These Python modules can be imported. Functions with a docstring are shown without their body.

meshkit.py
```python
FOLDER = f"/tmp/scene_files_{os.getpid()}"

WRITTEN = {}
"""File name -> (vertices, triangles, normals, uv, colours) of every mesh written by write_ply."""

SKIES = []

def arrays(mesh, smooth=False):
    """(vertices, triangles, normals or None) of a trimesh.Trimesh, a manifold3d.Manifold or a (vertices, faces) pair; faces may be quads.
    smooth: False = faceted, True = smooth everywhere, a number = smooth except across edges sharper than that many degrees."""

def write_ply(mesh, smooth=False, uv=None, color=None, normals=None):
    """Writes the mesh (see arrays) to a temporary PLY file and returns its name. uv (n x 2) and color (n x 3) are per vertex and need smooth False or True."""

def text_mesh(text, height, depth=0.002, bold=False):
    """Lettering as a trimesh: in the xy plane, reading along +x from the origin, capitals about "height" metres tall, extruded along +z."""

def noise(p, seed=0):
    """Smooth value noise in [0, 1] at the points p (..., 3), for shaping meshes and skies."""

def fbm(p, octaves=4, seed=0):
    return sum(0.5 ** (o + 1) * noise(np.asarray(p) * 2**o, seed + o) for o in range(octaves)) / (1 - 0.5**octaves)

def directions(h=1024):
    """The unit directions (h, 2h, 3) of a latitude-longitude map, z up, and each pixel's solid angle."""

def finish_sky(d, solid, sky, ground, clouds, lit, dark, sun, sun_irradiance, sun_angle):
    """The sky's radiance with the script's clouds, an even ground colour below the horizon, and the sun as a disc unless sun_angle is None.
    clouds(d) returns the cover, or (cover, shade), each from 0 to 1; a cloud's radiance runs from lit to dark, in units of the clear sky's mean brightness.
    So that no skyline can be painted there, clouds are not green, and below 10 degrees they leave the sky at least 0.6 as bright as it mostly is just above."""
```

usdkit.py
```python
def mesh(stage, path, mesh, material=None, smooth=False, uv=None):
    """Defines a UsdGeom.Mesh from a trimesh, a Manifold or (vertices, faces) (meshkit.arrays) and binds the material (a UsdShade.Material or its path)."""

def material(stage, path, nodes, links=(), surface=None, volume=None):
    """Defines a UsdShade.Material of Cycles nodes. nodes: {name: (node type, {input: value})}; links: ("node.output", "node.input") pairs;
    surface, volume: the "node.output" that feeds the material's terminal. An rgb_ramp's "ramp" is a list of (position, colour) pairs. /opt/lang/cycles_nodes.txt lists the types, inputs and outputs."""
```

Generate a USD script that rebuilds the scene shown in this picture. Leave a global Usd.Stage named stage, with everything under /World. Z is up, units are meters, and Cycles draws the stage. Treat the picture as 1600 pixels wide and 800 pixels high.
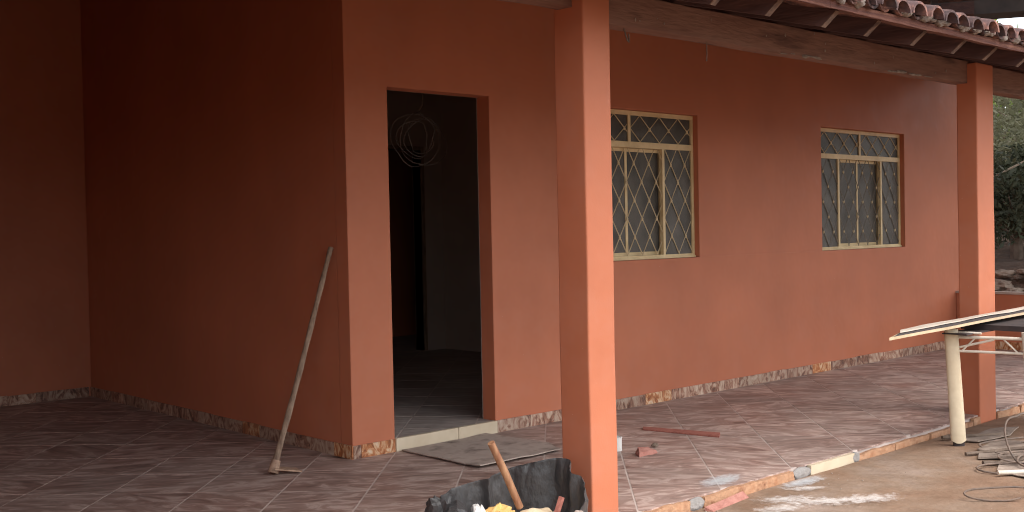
import math, random
import numpy as np, trimesh, shapely
from shapely.geometry import Polygon, box as rect, LineString
from shapely import affinity
import manifold3d, meshkit, usdkit
from pxr import Usd, UsdGeom, UsdLux, UsdShade, Gf, Sdf

stage = Usd.Stage.CreateInMemory()
UsdGeom.SetStageUpAxis(stage, UsdGeom.Tokens.z); UsdGeom.SetStageMetersPerUnit(stage, 1.0)
UsdGeom.Xform.Define(stage, '/World'); UsdGeom.Scope.Define(stage, '/World/Looks')
RNG = random.Random(11); NR = np.random.RandomState(5)

# ------------------------------------------------------------------ camera
CP = np.array([-3.5929, -5.2862, 1.30])
R_ = np.array([0.734595, -0.678199, -0.020417]); U_ = np.array([0.030426, 0.002865, 0.999533]); F_ = np.array([0.677824, 0.734873, -0.022739])
camera = UsdGeom.Camera.Define(stage, '/World/camera')
camera.CreateHorizontalApertureAttr(36.0); camera.CreateVerticalApertureAttr(18.0); camera.CreateFocalLengthAttr(36.0 * 1717.54 / 1600)
camera.CreateClippingRangeAttr(Gf.Vec2f(0.05, 2000))
camera.AddTransformOp().Set(Gf.Matrix4d(*R_, 0, *U_, 0, *(-F_), 0, *CP, 1))
camera.CreateExposureAttr(1.22)

# ------------------------------------------------------------------ sky and sun
SUN = np.array([0.20, -0.50, 1.0]); SUN /= np.linalg.norm(SUN)
sky_m = usdkit.material(stage, '/World/Looks/sky', {
    'sky': ('sky_texture', {'sky_type': 'single_scattering', 'sun_disc': False, 'sun_elevation': math.asin(SUN[2]), 'sun_rotation': math.atan2(SUN[0], SUN[1]), 'aerosol_density': 2.5}),
    'tc': ('texture_coordinate', {}), 'n': ('noise_texture', {'scale': 2.2, 'detail': 5.0, 'roughness': 0.6}),
    'h': ('hsv', {'saturation': 0.34, 'value': 1.0}),
    'r': ('rgb_ramp', {'ramp': [(0.3, (0.86, 0.90, 0.96)), (0.7, (1.12, 1.06, 0.98))]}),
    'm': ('mix_color', {'blend_type': 'multiply', 'fac': 1.0, 'use_clamp': False}),
    'bg': ('background_shader', {'strength': 0.15})},
    [('tc.generated', 'n.vector'), ('sky.color', 'h.color'), ('n.fac', 'r.fac'), ('h.color', 'm.a'), ('r.color', 'm.b'), ('m.result', 'bg.color')], surface='bg.background')
dome = UsdLux.DomeLight.Define(stage, '/World/sky')
UsdShade.MaterialBindingAPI.Apply(dome.GetPrim()).Bind(sky_m)
dome.GetPrim().SetCustomDataByKey('kind', 'structure')
sun = UsdLux.DistantLight.Define(stage, '/World/sun')
sun.CreateNormalizeAttr(True); sun.CreateIntensityAttr(0.16); sun.CreateAngleAttr(60.0); sun.CreateColorAttr(Gf.Vec3f(1.0, 0.93, 0.84))
zz = SUN; xx = np.cross([0, 0, 1], zz); xx /= np.linalg.norm(xx); yy = np.cross(zz, xx)
sun.AddTransformOp().Set(Gf.Matrix4d(*xx, 0, *yy, 0, *zz, 0, 0, -10, 20, 1))

# ------------------------------------------------------------------ materials
def mat(name, c1, c2, scale=3.0, rough=0.7, c3=None, detail=5.0, bump=0.0, bscale=40.0, bdist=0.01, stretch=None, bevel=0.0, metallic=0.0, spec=0.5, var=0.0, contrast=(0.3, 0.7)):
    ramp = [(contrast[0], c1), (contrast[1], c2)] if c3 is None else [(contrast[0], c1), (sum(contrast) / 2, c2), (contrast[1], c3)]
    n = {'tc': ('texture_coordinate', {}), 'mp': ('mapping', {'scale': stretch or (1, 1, 1)}),
         'n': ('noise_texture', {'scale': scale, 'detail': detail, 'roughness': 0.6}), 'r': ('rgb_ramp', {'ramp': ramp}),
         'p': ('principled_bsdf', {'roughness': rough, 'metallic': metallic, 'specular_ior_level': spec})}
    l = [('tc.object', 'mp.vector'), ('mp.vector', 'n.vector'), ('n.fac', 'r.fac')]
    out = 'r.color'
    if var:
        n['oi'] = ('object_info', {}); n['mr'] = ('map_range', {'to_min': 1 - var, 'to_max': 1 + var}); n['hv'] = ('hsv', {})
        l += [('oi.random', 'mr.value'), ('mr.result', 'hv.value'), (out, 'hv.color')]; out = 'hv.color'
    l.append((out, 'p.base_color'))
    if bump or bevel:
        n['b'] = ('bump', {'strength': bump or 0.001, 'distance': bdist}); n['bn'] = ('noise_texture', {'scale': bscale, 'detail': 4.0})
        l += [('mp.vector', 'bn.vector'), ('bn.fac', 'b.height'), ('b.normal', 'p.normal')]
        if bevel:
            n['bv'] = ('bevel', {'radius': bevel, 'samples': 6}); l.append(('bv.bevel', 'b.normal'))
    return usdkit.material(stage, '/World/Looks/' + name, n, l, surface='p.BSDF')

M = {}
def paint(name, c):
    # hand-rolled terracotta wall paint: broad fading, roller lanes, dusty smears, sparse chips down to plaster, trowel waves underneath
    n = {'tc': ('texture_coordinate', {}), 'n1': ('noise_texture', {'scale': 0.9, 'detail': 5.0, 'roughness': 0.6}), 'mp': ('mapping', {'scale': (3.2, 3.2, 0.7)}), 'n5': ('noise_texture', {'scale': 1.0, 'detail': 4.0}),
         'n2': ('noise_texture', {'scale': 5.0, 'detail': 7.0, 'roughness': 0.72}), 'n3': ('noise_texture', {'scale': 2.6, 'detail': 3.0, 'roughness': 0.6}), 'n4': ('noise_texture', {'scale': 140.0, 'detail': 3.0}), 'n6': ('noise_texture', {'scale': 34.0, 'detail': 3.0, 'roughness': 0.65}),
         'r1': ('rgb_ramp', {'ramp': [(0.28, tuple(v * 0.86 for v in c)), (0.72, tuple(v * 1.10 for v in c))]}),
         'r5': ('rgb_ramp', {'ramp': [(0.3, (0.965, 0.965, 0.965)), (0.7, (1.03, 1.03, 1.03))]}), 'm5': ('mix_color', {'blend_type': 'multiply', 'fac': 1.0, 'use_clamp': False}),
         'r2': ('rgb_ramp', {'ramp': [(0.46, (0, 0, 0)), (0.90, (0.26, 0.26, 0.26))]}), 'mx': ('mix_color', {'b': (0.50, 0.27, 0.20)}),
         'r6': ('rgb_ramp', {'ramp': [(0.735, (0, 0, 0)), (0.765, (0.7, 0.7, 0.7))]}), 'm6': ('mix_color', {'b': (0.52, 0.36, 0.28)}),
         'ma': ('math', {'math_type': 'multiply_add', 'value2': 0.07}), 'bv': ('bevel', {'radius': 0.010, 'samples': 6}), 'rr': ('rgb_ramp', {'ramp': [(0.35, (0.48, 0.48, 0.48)), (0.7, (0.72, 0.72, 0.72))]}),
         'b': ('bump', {'strength': 0.38, 'distance': 0.02}), 'p': ('principled_bsdf', {'specular_ior_level': 0.30})}
    l = [('tc.object', k + '.vector') for k in ('n1', 'n2', 'n3', 'n4', 'n6', 'mp')] + [('mp.vector', 'n5.vector'), ('n1.fac', 'r1.fac'), ('n5.fac', 'r5.fac'), ('r1.color', 'm5.a'), ('r5.color', 'm5.b'), ('n2.fac', 'r2.fac'), ('m5.result', 'mx.a'), ('r2.color', 'mx.fac'),
         ('n6.fac', 'r6.fac'), ('mx.result', 'm6.a'), ('r6.color', 'm6.fac'), ('m6.result', 'p.base_color'), ('n2.fac', 'rr.fac'), ('rr.color', 'p.roughness'),
         ('n4.fac', 'ma.value1'), ('n3.fac', 'ma.value3'), ('ma.value', 'b.height'), ('bv.bevel', 'b.normal'), ('b.normal', 'p.normal')]
    M[name] = usdkit.material(stage, '/World/Looks/' + name, n, l, surface='p.BSDF')
paint('terracotta', (0.475, 0.156, 0.079))

def streaky(name, ramp, su, sv, rough, dust, tint_var=0.12, dist=1.5):
    # printed stone-look ceramic: streaks follow the piece's own uv, so every piece differs
    n = {'tc': ('texture_coordinate', {}), 'mp': ('mapping', {'scale': (su, sv, 1)}), 'n': ('noise_texture', {'scale': 1.0, 'detail': 6.0, 'roughness': 0.62, 'distortion': dist}),
         'r': ('rgb_ramp', {'ramp': ramp}), 'oi': ('object_info', {}), 'mr': ('map_range', {'to_min': 1 - tint_var, 'to_max': 1 + tint_var}), 'hv': ('hsv', {}),
         'd': ('noise_texture', {'scale': 1.3, 'detail': 7.0, 'roughness': 0.68}), 'dr': ('rgb_ramp', {'ramp': [(0.42, (0, 0, 0)), (0.8, (dust, dust, dust))]}),
         'mx': ('mix_color', {'b': (0.36, 0.29, 0.25)}), 'rr': ('rgb_ramp', {'ramp': [(0.3, (rough,) * 3), (0.75, (min(1, rough + 0.35),) * 3)]}),
         'b': ('bump', {'strength': 0.12, 'distance': 0.004}), 'p': ('principled_bsdf', {'specular_ior_level': 0.45})}
    g = ('geometry', {}); n['g'] = g
    l = [('tc.UV', 'mp.vector'), ('mp.vector', 'n.vector'), ('n.fac', 'r.fac'), ('oi.random', 'mr.value'), ('mr.result', 'hv.value'), ('r.color', 'hv.color'), ('g.position', 'd.vector'), ('d.fac', 'dr.fac'),
         ('hv.color', 'mx.a'), ('dr.color', 'mx.fac'), ('mx.result', 'p.base_color'), ('d.fac', 'rr.fac'), ('rr.color', 'p.roughness'), ('n.fac', 'b.height'), ('b.normal', 'p.normal')]
    M[name] = usdkit.material(stage, '/World/Looks/' + name, n, l, surface='p.BSDF')
streaky('porch_tile', [(0.30, (0.10, 0.050, 0.038)), (0.42, (0.215, 0.130, 0.105)), (0.51, (0.29, 0.190, 0.158)), (0.60, (0.48, 0.36, 0.31)), (0.68, (0.32, 0.215, 0.18)), (0.76, (0.20, 0.112, 0.09))], 3.6, 9.5, 0.36, 0.62, dist=1.5)
streaky('room_tile', [(0.3, (0.19, 0.15, 0.13)), (0.5, (0.31, 0.26, 0.23)), (0.7, (0.43, 0.37, 0.33))], 4.2, 19.0, 0.35, 0.6)
streaky('skirting', [(0.36, (0.10, 0.038, 0.022)), (0.46, (0.28, 0.13, 0.08)), (0.54, (0.42, 0.28, 0.20)), (0.70, (0.54, 0.41, 0.31))], 10.0, 5.5, 0.35, 0.25, 0.2, 2.6)
streaky('skirting_rust', [(0.34, (0.16, 0.045, 0.015)), (0.47, (0.40, 0.14, 0.045)), (0.56, (0.55, 0.34, 0.19)), (0.7, (0.60, 0.47, 0.35))], 13.0, 7.0, 0.35, 0.2, 0.1, 2.6)
M['grout'] = mat('grout', (0.42, 0.34, 0.30), (0.58, 0.49, 0.44), 6, 0.9)
M['room_plaster'] = mat('room_plaster', (0.42, 0.335, 0.285), (0.50, 0.41, 0.35), 1.5, 0.8)
M['cream_tile'] = mat('cream_tile', (0.52, 0.42, 0.29), (0.62, 0.52, 0.38), 5, 0.45, bump=0.1, bscale=30)
M['beam_wood'] = mat('beam_wood', (0.095, 0.043, 0.032), (0.225, 0.118, 0.086), 6, 0.85, c3=(0.17, 0.078, 0.055), stretch=(0.35, 2.2, 2.2), bump=0.5, bscale=30, bdist=0.01, bevel=0.008)
M['rafter_wood'] = mat('rafter_wood', (0.055, 0.028, 0.030), (0.13, 0.07, 0.062), 6, 0.85, stretch=(2.2, 0.35, 2.2), bump=0.5, bscale=30, bdist=0.01, var=0.15)
M['rafter_end'] = mat('rafter_end', (0.045, 0.026, 0.023), (0.20, 0.12, 0.082), 18, 0.9, bump=0.5, bscale=90, bdist=0.006)
M['fascia_wood'] = mat('fascia_wood', (0.075, 0.030, 0.026), (0.15, 0.058, 0.042), 7, 0.88, c3=(0.27, 0.125, 0.08), stretch=(0.35, 5, 11), bump=0.7, bscale=16, bdist=0.012)
M['roof_tile'] = mat('roof_tile', (0.035, 0.024, 0.026), (0.095, 0.050, 0.045), 11, 0.92, c3=(0.30, 0.14, 0.10), bump=0.5, bscale=45, bdist=0.006, var=0.35)
M['mortar'] = mat('mortar', (0.13, 0.10, 0.088), (0.34, 0.285, 0.24), 18, 0.95, bump=0.8, bscale=60, bdist=0.01)
M['window_steel'] = mat('window_steel', (0.54, 0.39, 0.19), (0.70, 0.54, 0.30), 8, 0.5, bump=0.1, bscale=50, contrast=(0.25, 0.6))
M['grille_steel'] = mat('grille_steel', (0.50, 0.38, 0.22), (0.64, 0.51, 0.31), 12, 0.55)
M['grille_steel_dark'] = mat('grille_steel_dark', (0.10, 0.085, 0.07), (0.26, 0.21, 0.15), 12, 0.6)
M['window_glass'] = usdkit.material(stage, '/World/Looks/window_glass', {
    'tc': ('texture_coordinate', {}), 'v': ('voronoi_texture', {'scale': 90.0}), 'b': ('bump', {'strength': 0.45, 'distance': 0.004}), 'n': ('noise_texture', {'scale': 5.0, 'detail': 5.0}),
    'r': ('rgb_ramp', {'ramp': [(0.3, (0.050, 0.042, 0.035)), (0.7, (0.12, 0.104, 0.087))]}),
    'p': ('principled_bsdf', {'roughness': 0.33, 'specular_ior_level': 0.42}), 't': ('transparent_bsdf', {'color': (0.55, 0.55, 0.5)}), 'mx': ('mix_closure', {'fac': 0.32})},
    [('tc.object', 'v.vector'), ('v.distance', 'b.height'), ('b.normal', 'p.normal'), ('tc.object', 'n.vector'), ('n.fac', 'r.fac'), ('r.color', 'p.base_color'), ('p.BSDF', 'mx.closure1'), ('t.BSDF', 'mx.closure2')], surface='mx.closure')
M['edge_brick'] = mat('edge_brick', (0.25, 0.105, 0.05), (0.46, 0.26, 0.15), 9, 0.9, c3=(0.36, 0.165, 0.08), bump=0.7, bscale=40, bdist=0.012)
M['cement'] = mat('cement', (0.22, 0.20, 0.185), (0.38, 0.355, 0.335), 12, 0.95, bump=0.8, bscale=35, bdist=0.012)
M['white_paint'] = mat('white_paint', (0.60, 0.57, 0.53), (0.78, 0.76, 0.72), 12, 0.7)
M['concrete_base'] = mat('concrete_base', (0.25, 0.2, 0.17), (0.33, 0.27, 0.22), 5, 0.9)
M['wire_dark'] = mat('wire_dark', (0.10, 0.075, 0.06), (0.22, 0.15, 0.11), 20, 0.6)
M['wire_pale'] = mat('wire_pale', (0.20, 0.165, 0.145), (0.30, 0.26, 0.23), 20, 0.5)
M['handle_wood'] = mat('handle_wood', (0.14, 0.085, 0.055), (0.34, 0.235, 0.16), 14, 0.75, stretch=(3, 3, 0.5), bump=0.4, bscale=30, bdist=0.006)
M['stick_wood'] = mat('stick_wood', (0.24, 0.105, 0.055), (0.42, 0.23, 0.12), 14, 0.6, stretch=(3, 3, 0.5), bump=0.3, bscale=30, bdist=0.004)
M['rusty_iron'] = mat('rusty_iron', (0.25, 0.15, 0.10), (0.48, 0.32, 0.22), 30, 0.7, metallic=0.2)
M['cardboard'] = mat('cardboard', (0.15, 0.115, 0.095), (0.40, 0.325, 0.275), 7, 0.88, c3=(0.33, 0.265, 0.225), detail=8.0, contrast=(0.28, 0.72), bump=0.5, bscale=12, bdist=0.01)
M['black_plastic'] = mat('black_plastic', (0.016, 0.016, 0.017), (0.055, 0.050, 0.048), 5, 0.42, bump=0.8, bscale=22, bdist=0.015, stretch=(1, 1, 0.5))
M['cream_sack'] = mat('cream_sack', (0.50, 0.36, 0.22), (0.68, 0.54, 0.36), 7, 0.8, bump=0.5, bscale=20)
M['yellow_print'] = mat('yellow_print', (0.60, 0.34, 0.10), (0.72, 0.46, 0.16), 9, 0.55)
M['red_wood'] = mat('red_wood', (0.24, 0.075, 0.055), (0.40, 0.15, 0.11), 14, 0.7, stretch=(1, 5, 5))
M['pink_brick'] = mat('pink_brick', (0.33, 0.12, 0.09), (0.50, 0.24, 0.19), 16, 0.9, bump=0.6, bscale=60)
M['white_plastic'] = mat('white_plastic', (0.55, 0.53, 0.50), (0.68, 0.66, 0.62), 10, 0.45)
M['leg_paint'] = mat('leg_paint', (0.56, 0.45, 0.30), (0.70, 0.60, 0.43), 6, 0.45, bump=0.2, bscale=40)
M['bar_paint'] = mat('bar_paint', (0.55, 0.47, 0.38), (0.72, 0.65, 0.55), 15, 0.5)
M['laminate'] = mat('laminate', (0.50, 0.41, 0.33), (0.68, 0.59, 0.49), 4, 0.6, bump=0.2)
M['laminate_edge'] = mat('laminate_edge', (0.42, 0.30, 0.18), (0.58, 0.44, 0.28), 14, 0.7)
M['board_dark'] = mat('board_dark', (0.020, 0.014, 0.014), (0.055, 0.035, 0.032), 8, 0.7)
M['paper'] = mat('paper', (0.18, 0.13, 0.10), (0.38, 0.30, 0.24), 9, 0.85, bump=0.4, bscale=30, var=0.2)
M['bark'] = mat('bark', (0.10, 0.07, 0.05), (0.22, 0.16, 0.12), 12, 0.9, bump=0.6, bscale=30)
M['dead_twig'] = mat('dead_twig', (0.40, 0.33, 0.25), (0.55, 0.48, 0.38), 12, 0.9)
M['bank_earth'] = mat('bank_earth', (0.10, 0.065, 0.048), (0.27, 0.18, 0.13), 2.2, 0.95, bump=0.8, bscale=9, bdist=0.08)
M['stone'] = mat('stone', (0.22, 0.16, 0.12), (0.45, 0.36, 0.29), 6, 0.9, bump=0.7, bscale=16, bdist=0.03, var=0.25)
M['far_wood'] = mat('far_wood', (0.055, 0.05, 0.055), (0.11, 0.095, 0.09), 5, 0.85)
M['wall_cap'] = mat('wall_cap', (0.36, 0.27, 0.22), (0.48, 0.38, 0.31), 8, 0.85)
M['ground'] = usdkit.material(stage, '/World/Looks/ground', {
    'g': ('geometry', {}), 'n': ('noise_texture', {'scale': 1.1, 'detail': 7.0, 'roughness': 0.65}), 'n2': ('noise_texture', {'scale': 9.0, 'detail': 6.0, 'roughness': 0.7}), 'n3': ('noise_texture', {'scale': 60.0, 'detail': 4.0}),
    'r': ('rgb_ramp', {'ramp': [(0.36, (0.205, 0.118, 0.074)), (0.46, (0.25, 0.156, 0.102)), (0.55, (0.27, 0.187, 0.132)), (0.66, (0.325, 0.245, 0.195))]}),
    'r2': ('rgb_ramp', {'ramp': [(0.35, (0.80, 0.78, 0.76)), (0.7, (1.12, 1.12, 1.12))]}), 'mx': ('mix_color', {'blend_type': 'multiply', 'fac': 1.0, 'use_clamp': False}),
    'ad': ('math', {'math_type': 'multiply_add', 'value2': 0.25}), 'b': ('bump', {'strength': 0.6, 'distance': 0.02}), 'p': ('principled_bsdf', {'roughness': 0.92, 'specular_ior_level': 0.25})},
    [('g.position', 'n.vector'), ('g.position', 'n2.vector'), ('g.position', 'n3.vector'), ('n.fac', 'r.fac'), ('n2.fac', 'r2.fac'), ('r.color', 'mx.a'), ('r2.color', 'mx.b'), ('mx.result', 'p.base_color'),
     ('n3.fac', 'ad.value1'), ('n2.fac', 'ad.value3'), ('ad.value', 'b.height'), ('b.normal', 'p.normal')], surface='p.BSDF')
def leafmat(name, a, b):
    M[name] = usdkit.material(stage, '/World/Looks/' + name, {
        'g': ('geometry', {}), 'r': ('rgb_ramp', {'ramp': [(0.0, a), (0.55, tuple((x + y) / 2 for x, y in zip(a, b))), (0.85, b), (1.0, (0.22, 0.17, 0.11))]}), 'p': ('principled_bsdf', {'roughness': 0.55, 'specular_ior_level': 0.3}),
        't': ('translucent_bsdf', {}), 'm': ('mix_closure', {'fac': 0.3})},
        [('g.random_per_island', 'r.fac'), ('r.color', 'p.base_color'), ('r.color', 't.color'), ('p.BSDF', 'm.closure1'), ('t.BSDF', 'm.closure2')], surface='m.closure')
leafmat('leaf_dark', (0.065, 0.075, 0.045), (0.34, 0.33, 0.22)); leafmat('leaf_olive', (0.14, 0.14, 0.08), (0.46, 0.44, 0.28)); leafmat('leaf_bright', (0.14, 0.19, 0.04), (0.36, 0.42, 0.12))

# ------------------------------------------------------------------ helpers
COUNT = {}
def numbered(parent, name):
    k = COUNT.get((parent, name), 0); COUNT[(parent, name)] = k + 1
    return f'{parent}/{name}' + (f'_{k:03d}' if k else '')
def data(prim, label=None, cat=None, group=None, kind=None):
    for k, v in (('label', label), ('category', cat), ('group', group), ('kind', kind)):
        if v: prim.SetCustomDataByKey(k, v)
def obj(name, mesh, m, parent=None, label=None, cat=None, group=None, kind=None, smooth=False, uv=None):
    base = '/World' if parent is None else str(parent.GetPath())
    pr = usdkit.mesh(stage, numbered(base, name), mesh, M[m], smooth=smooth, uv=uv).GetPrim()
    data(pr, label, cat, group, kind)
    return pr
def thing(name, label=None, cat=None, group=None, kind=None, loc=(0, 0, 0), rz=0.0):
    x = UsdGeom.Xform.Define(stage, numbered('/World', name))
    x.AddTranslateOp().Set(Gf.Vec3d(*map(float, loc)))
    if rz: x.AddRotateZOp().Set(rz)
    data(x.GetPrim(), label, cat, group, kind)
    return x.GetPrim()
cat = trimesh.util.concatenate
def bx(x0, x1, y0, y1, z0, z1):
    b = trimesh.creation.box((x1 - x0, y1 - y0, z1 - z0)); b.apply_translation(((x0 + x1) / 2, (y0 + y1) / 2, (z0 + z1) / 2)); return b
def prism(poly, h, z0=0.0):
    geoms = getattr(poly, 'geoms', [poly]); o = cat([trimesh.creation.extrude_polygon(g, h, engine='earcut') for g in geoms]); o.apply_translation((0, 0, z0)); return o
def wall_xz(poly, y0, y1):      # polygon in (x, z), solid between y0 and y1
    m = prism(poly, y1 - y0); v = m.vertices.copy(); m.vertices = np.stack([v[:, 0], y0 + (y1 - y0) - v[:, 2], v[:, 1]], 1); return m
def wall_yz(poly, x0, x1):      # polygon in (y, z)
    m = prism(poly, x1 - x0); v = m.vertices.copy(); m.vertices = np.stack([x0 + v[:, 2], v[:, 0], v[:, 1]], 1); return m
def tube(pts, r, n=8, cap=True):
    P = np.asarray(pts, float); k = len(P); rr = np.broadcast_to(np.asarray(r, float), (k,))
    T = np.gradient(P, axis=0); T /= np.linalg.norm(T, axis=1)[:, None] + 1e-12
    a = np.array([0, 0, 1.0]) if abs(T[0][2]) < 0.9 else np.array([1.0, 0, 0]); V, Fc = [], []
    N = np.cross(T[0], a); N /= np.linalg.norm(N)
    for i in range(k):
        N = N - T[i] * (N @ T[i]); N /= np.linalg.norm(N); B = np.cross(T[i], N)
        for j in range(n):
            t = 2 * math.pi * j / n; V.append(P[i] + rr[i] * (math.cos(t) * N + math.sin(t) * B))
    for i in range(k - 1):
        for j in range(n):
            a0, b0 = i * n + j, i * n + (j + 1) % n; Fc += [[a0, b0, b0 + n], [a0, b0 + n, a0 + n]]
    if cap:
        V += [P[0], P[-1]]
        for j in range(n):
            Fc += [[k * n, (j + 1) % n, j], [k * n + 1, (k - 1) * n + j, (k - 1) * n + (j + 1) % n]]
    return trimesh.Trimesh(np.array(V), np.array(Fc), process=False)
def bar(a, b, r, n=8): return tube([a, b], r, n)
def rough(mesh, amp, scale, seed=0, sub=0.05):
    m = mesh.copy()
    if sub: 
        v, f = trimesh.remesh.subdivide_to_size(m.vertices, m.faces, sub, max_iter=12); m = trimesh.Trimesh(v, f, process=True)
    d = np.stack([meshkit.fbm(m.vertices * scale + 17 * k, 3, seed + k) - 0.5 for k in range(3)], 1)
    m.vertices = m.vertices + d * 2 * amp; return m
def lump(c, r, seed, sub=3, amp=0.35, sc=None):
    s = trimesh.creation.icosphere(sub, 1.0); v = s.vertices.copy()
    d = 1 + amp * 2 * (meshkit.fbm(v * 1.7 + seed * 3.1, 3, seed) - 0.5); v = v * d[:, None] * (np.array(sc) if sc is not None else 1) * r + np.array(c)
    return trimesh.Trimesh(v, s.faces, process=False)
def plate(poly, top, thick, chamfer=0.0, org=None, ang=0.0, jit=None):
    """A tile: top polygon with sides; uv = its own rotated metres."""
    q = np.array(shapely.geometry.polygon.orient(poly).exterior.coords)[:-1]; k = len(q)
    if k < 3: return None
    tz = np.full(k, top) if jit is None else top + jit[0] * (q[:, 0] - q[:, 0].mean()) + jit[1] * (q[:, 1] - q[:, 1].mean())
    V = [np.c_[q, tz], np.c_[q, np.full(k, top - thick)], np.c_[q, tz]]
    V = np.vstack(V); Fc = [[0, i, i + 1] for i in range(1, k - 1)]
    for i in range(k):
        j = (i + 1) % k; Fc += [[k + i, k + j, 2 * k + j], [k + i, 2 * k + j, 2 * k + i]]
    o = org if org is not None else q.mean(0); ca, sa = math.cos(ang), math.sin(ang); d = V[:, :2] - o
    sh = RNG.uniform(0, 60), RNG.uniform(0, 60)
    uv = np.c_[d[:, 0] * ca + d[:, 1] * sa + sh[0], -d[:, 0] * sa + d[:, 1] * ca + sh[1]]
    return (V, np.array(Fc)), uv

# ------------------------------------------------------------------ levels
W0 = -2.0          # porch edge
G = -0.06          # yard level
DL, DR, DT = 0.302, 1.108, 2.169
WIN = ((1.775, 3.266), (5.021, 6.511)); WB, WT = 1.068, 2.165
XE, YB = 7.80, 3.80
SL = 0.27
def rz(y): return 2.378 + (y + 1.93) * SL      # underside of the rafters

# ground
g = 60.0
gm = trimesh.Trimesh([[-g, -g, G], [g, -g, G], [g, g, G], [-g, g, G]], [[0, 1, 2], [0, 2, 3]], process=False)
# a denser patch by the camera so it is not billiard-flat
nx, ny = 150, 90; xs = np.linspace(-6, 9, nx); ys = np.linspace(-7.5, -2.02, ny); X, Y = np.meshgrid(xs, ys, indexing='ij')
Z = 0.022 * (meshkit.fbm(np.stack([X * 1.6, Y * 1.6, 0 * X], -1), 4, 3) - 0.5); edge = np.minimum.reduce([(X + 6) / 1.0, (9 - X) / 1.0, (Y + 7.5) / 1.0, 0 * X + 1]).clip(0, 1)
V = np.stack([X, Y, G + 0.004 + Z * edge + 0.004 * edge], -1).reshape(-1, 3); I = np.arange(nx * ny).reshape(nx, ny)
Fq = np.stack([I[:-1, :-1], I[1:, :-1], I[1:, 1:], I[:-1, 1:]], -1).reshape(-1, 4)
ground = obj('ground', gm, 'ground', kind='structure', label='bare sandy earth yard around the house')
obj('yard_earth', (V, Fq), 'ground', kind='structure', label='trodden sandy earth in front of the porch edge', smooth=True)

# ------------------------------------------------------------------ porch floor
porch = thing('porch_floor', 'porch floor of diagonal brown ceramic tiles', kind='structure')
porch_poly = shapely.union_all([rect(-3.0, W0 + 0.012, 7.57, 0.0), rect(-3.0, -0.01, 0.0, YB)])
obj('floor_bed', cat([bx(-3.0, 7.57, W0 + 0.02, 0.0, -0.4, -0.0016), bx(-3.0, 0.0, 0.0, YB, -0.4, -0.0016)]), 'grout', porch)
P_ = 0.4425; s2 = 2 ** -0.5
def tiles(poly, top, parent, m, name, gap=0.0046, jit=0.0008):
    minx, miny, maxx, maxy = poly.bounds; k = int(14 / P_)
    for i in range(-k, k):
        for j in range(-k, k):
            u0, v0 = 0.105 + i * P_, 0.221 + j * P_
            q = [(u0 + gap, v0 + gap), (u0 + P_ - gap, v0 + gap), (u0 + P_ - gap, v0 + P_ - gap), (u0 + gap, v0 + P_ - gap)]
            c = Polygon([((u + v) * s2, (u - v) * s2) for u, v in q])
            x = c.intersection(poly)
            for gpoly in getattr(x, 'geoms', [x]):
                if gpoly.geom_type != 'Polygon' or gpoly.area < 0.0015: continue
                a = -math.pi / 4 + RNG.choice([0, math.pi]) + RNG.uniform(-0.45, 0.45)
                r = plate(gpoly, top + RNG.uniform(-0.0003, 0.0003), 0.009, org=np.array(c.centroid.coords[0]), ang=a, jit=(RNG.uniform(-jit, jit), RNG.uniform(-jit, jit)))
                if r: obj(name, r[0], m, parent, uv=r[1])
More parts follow.
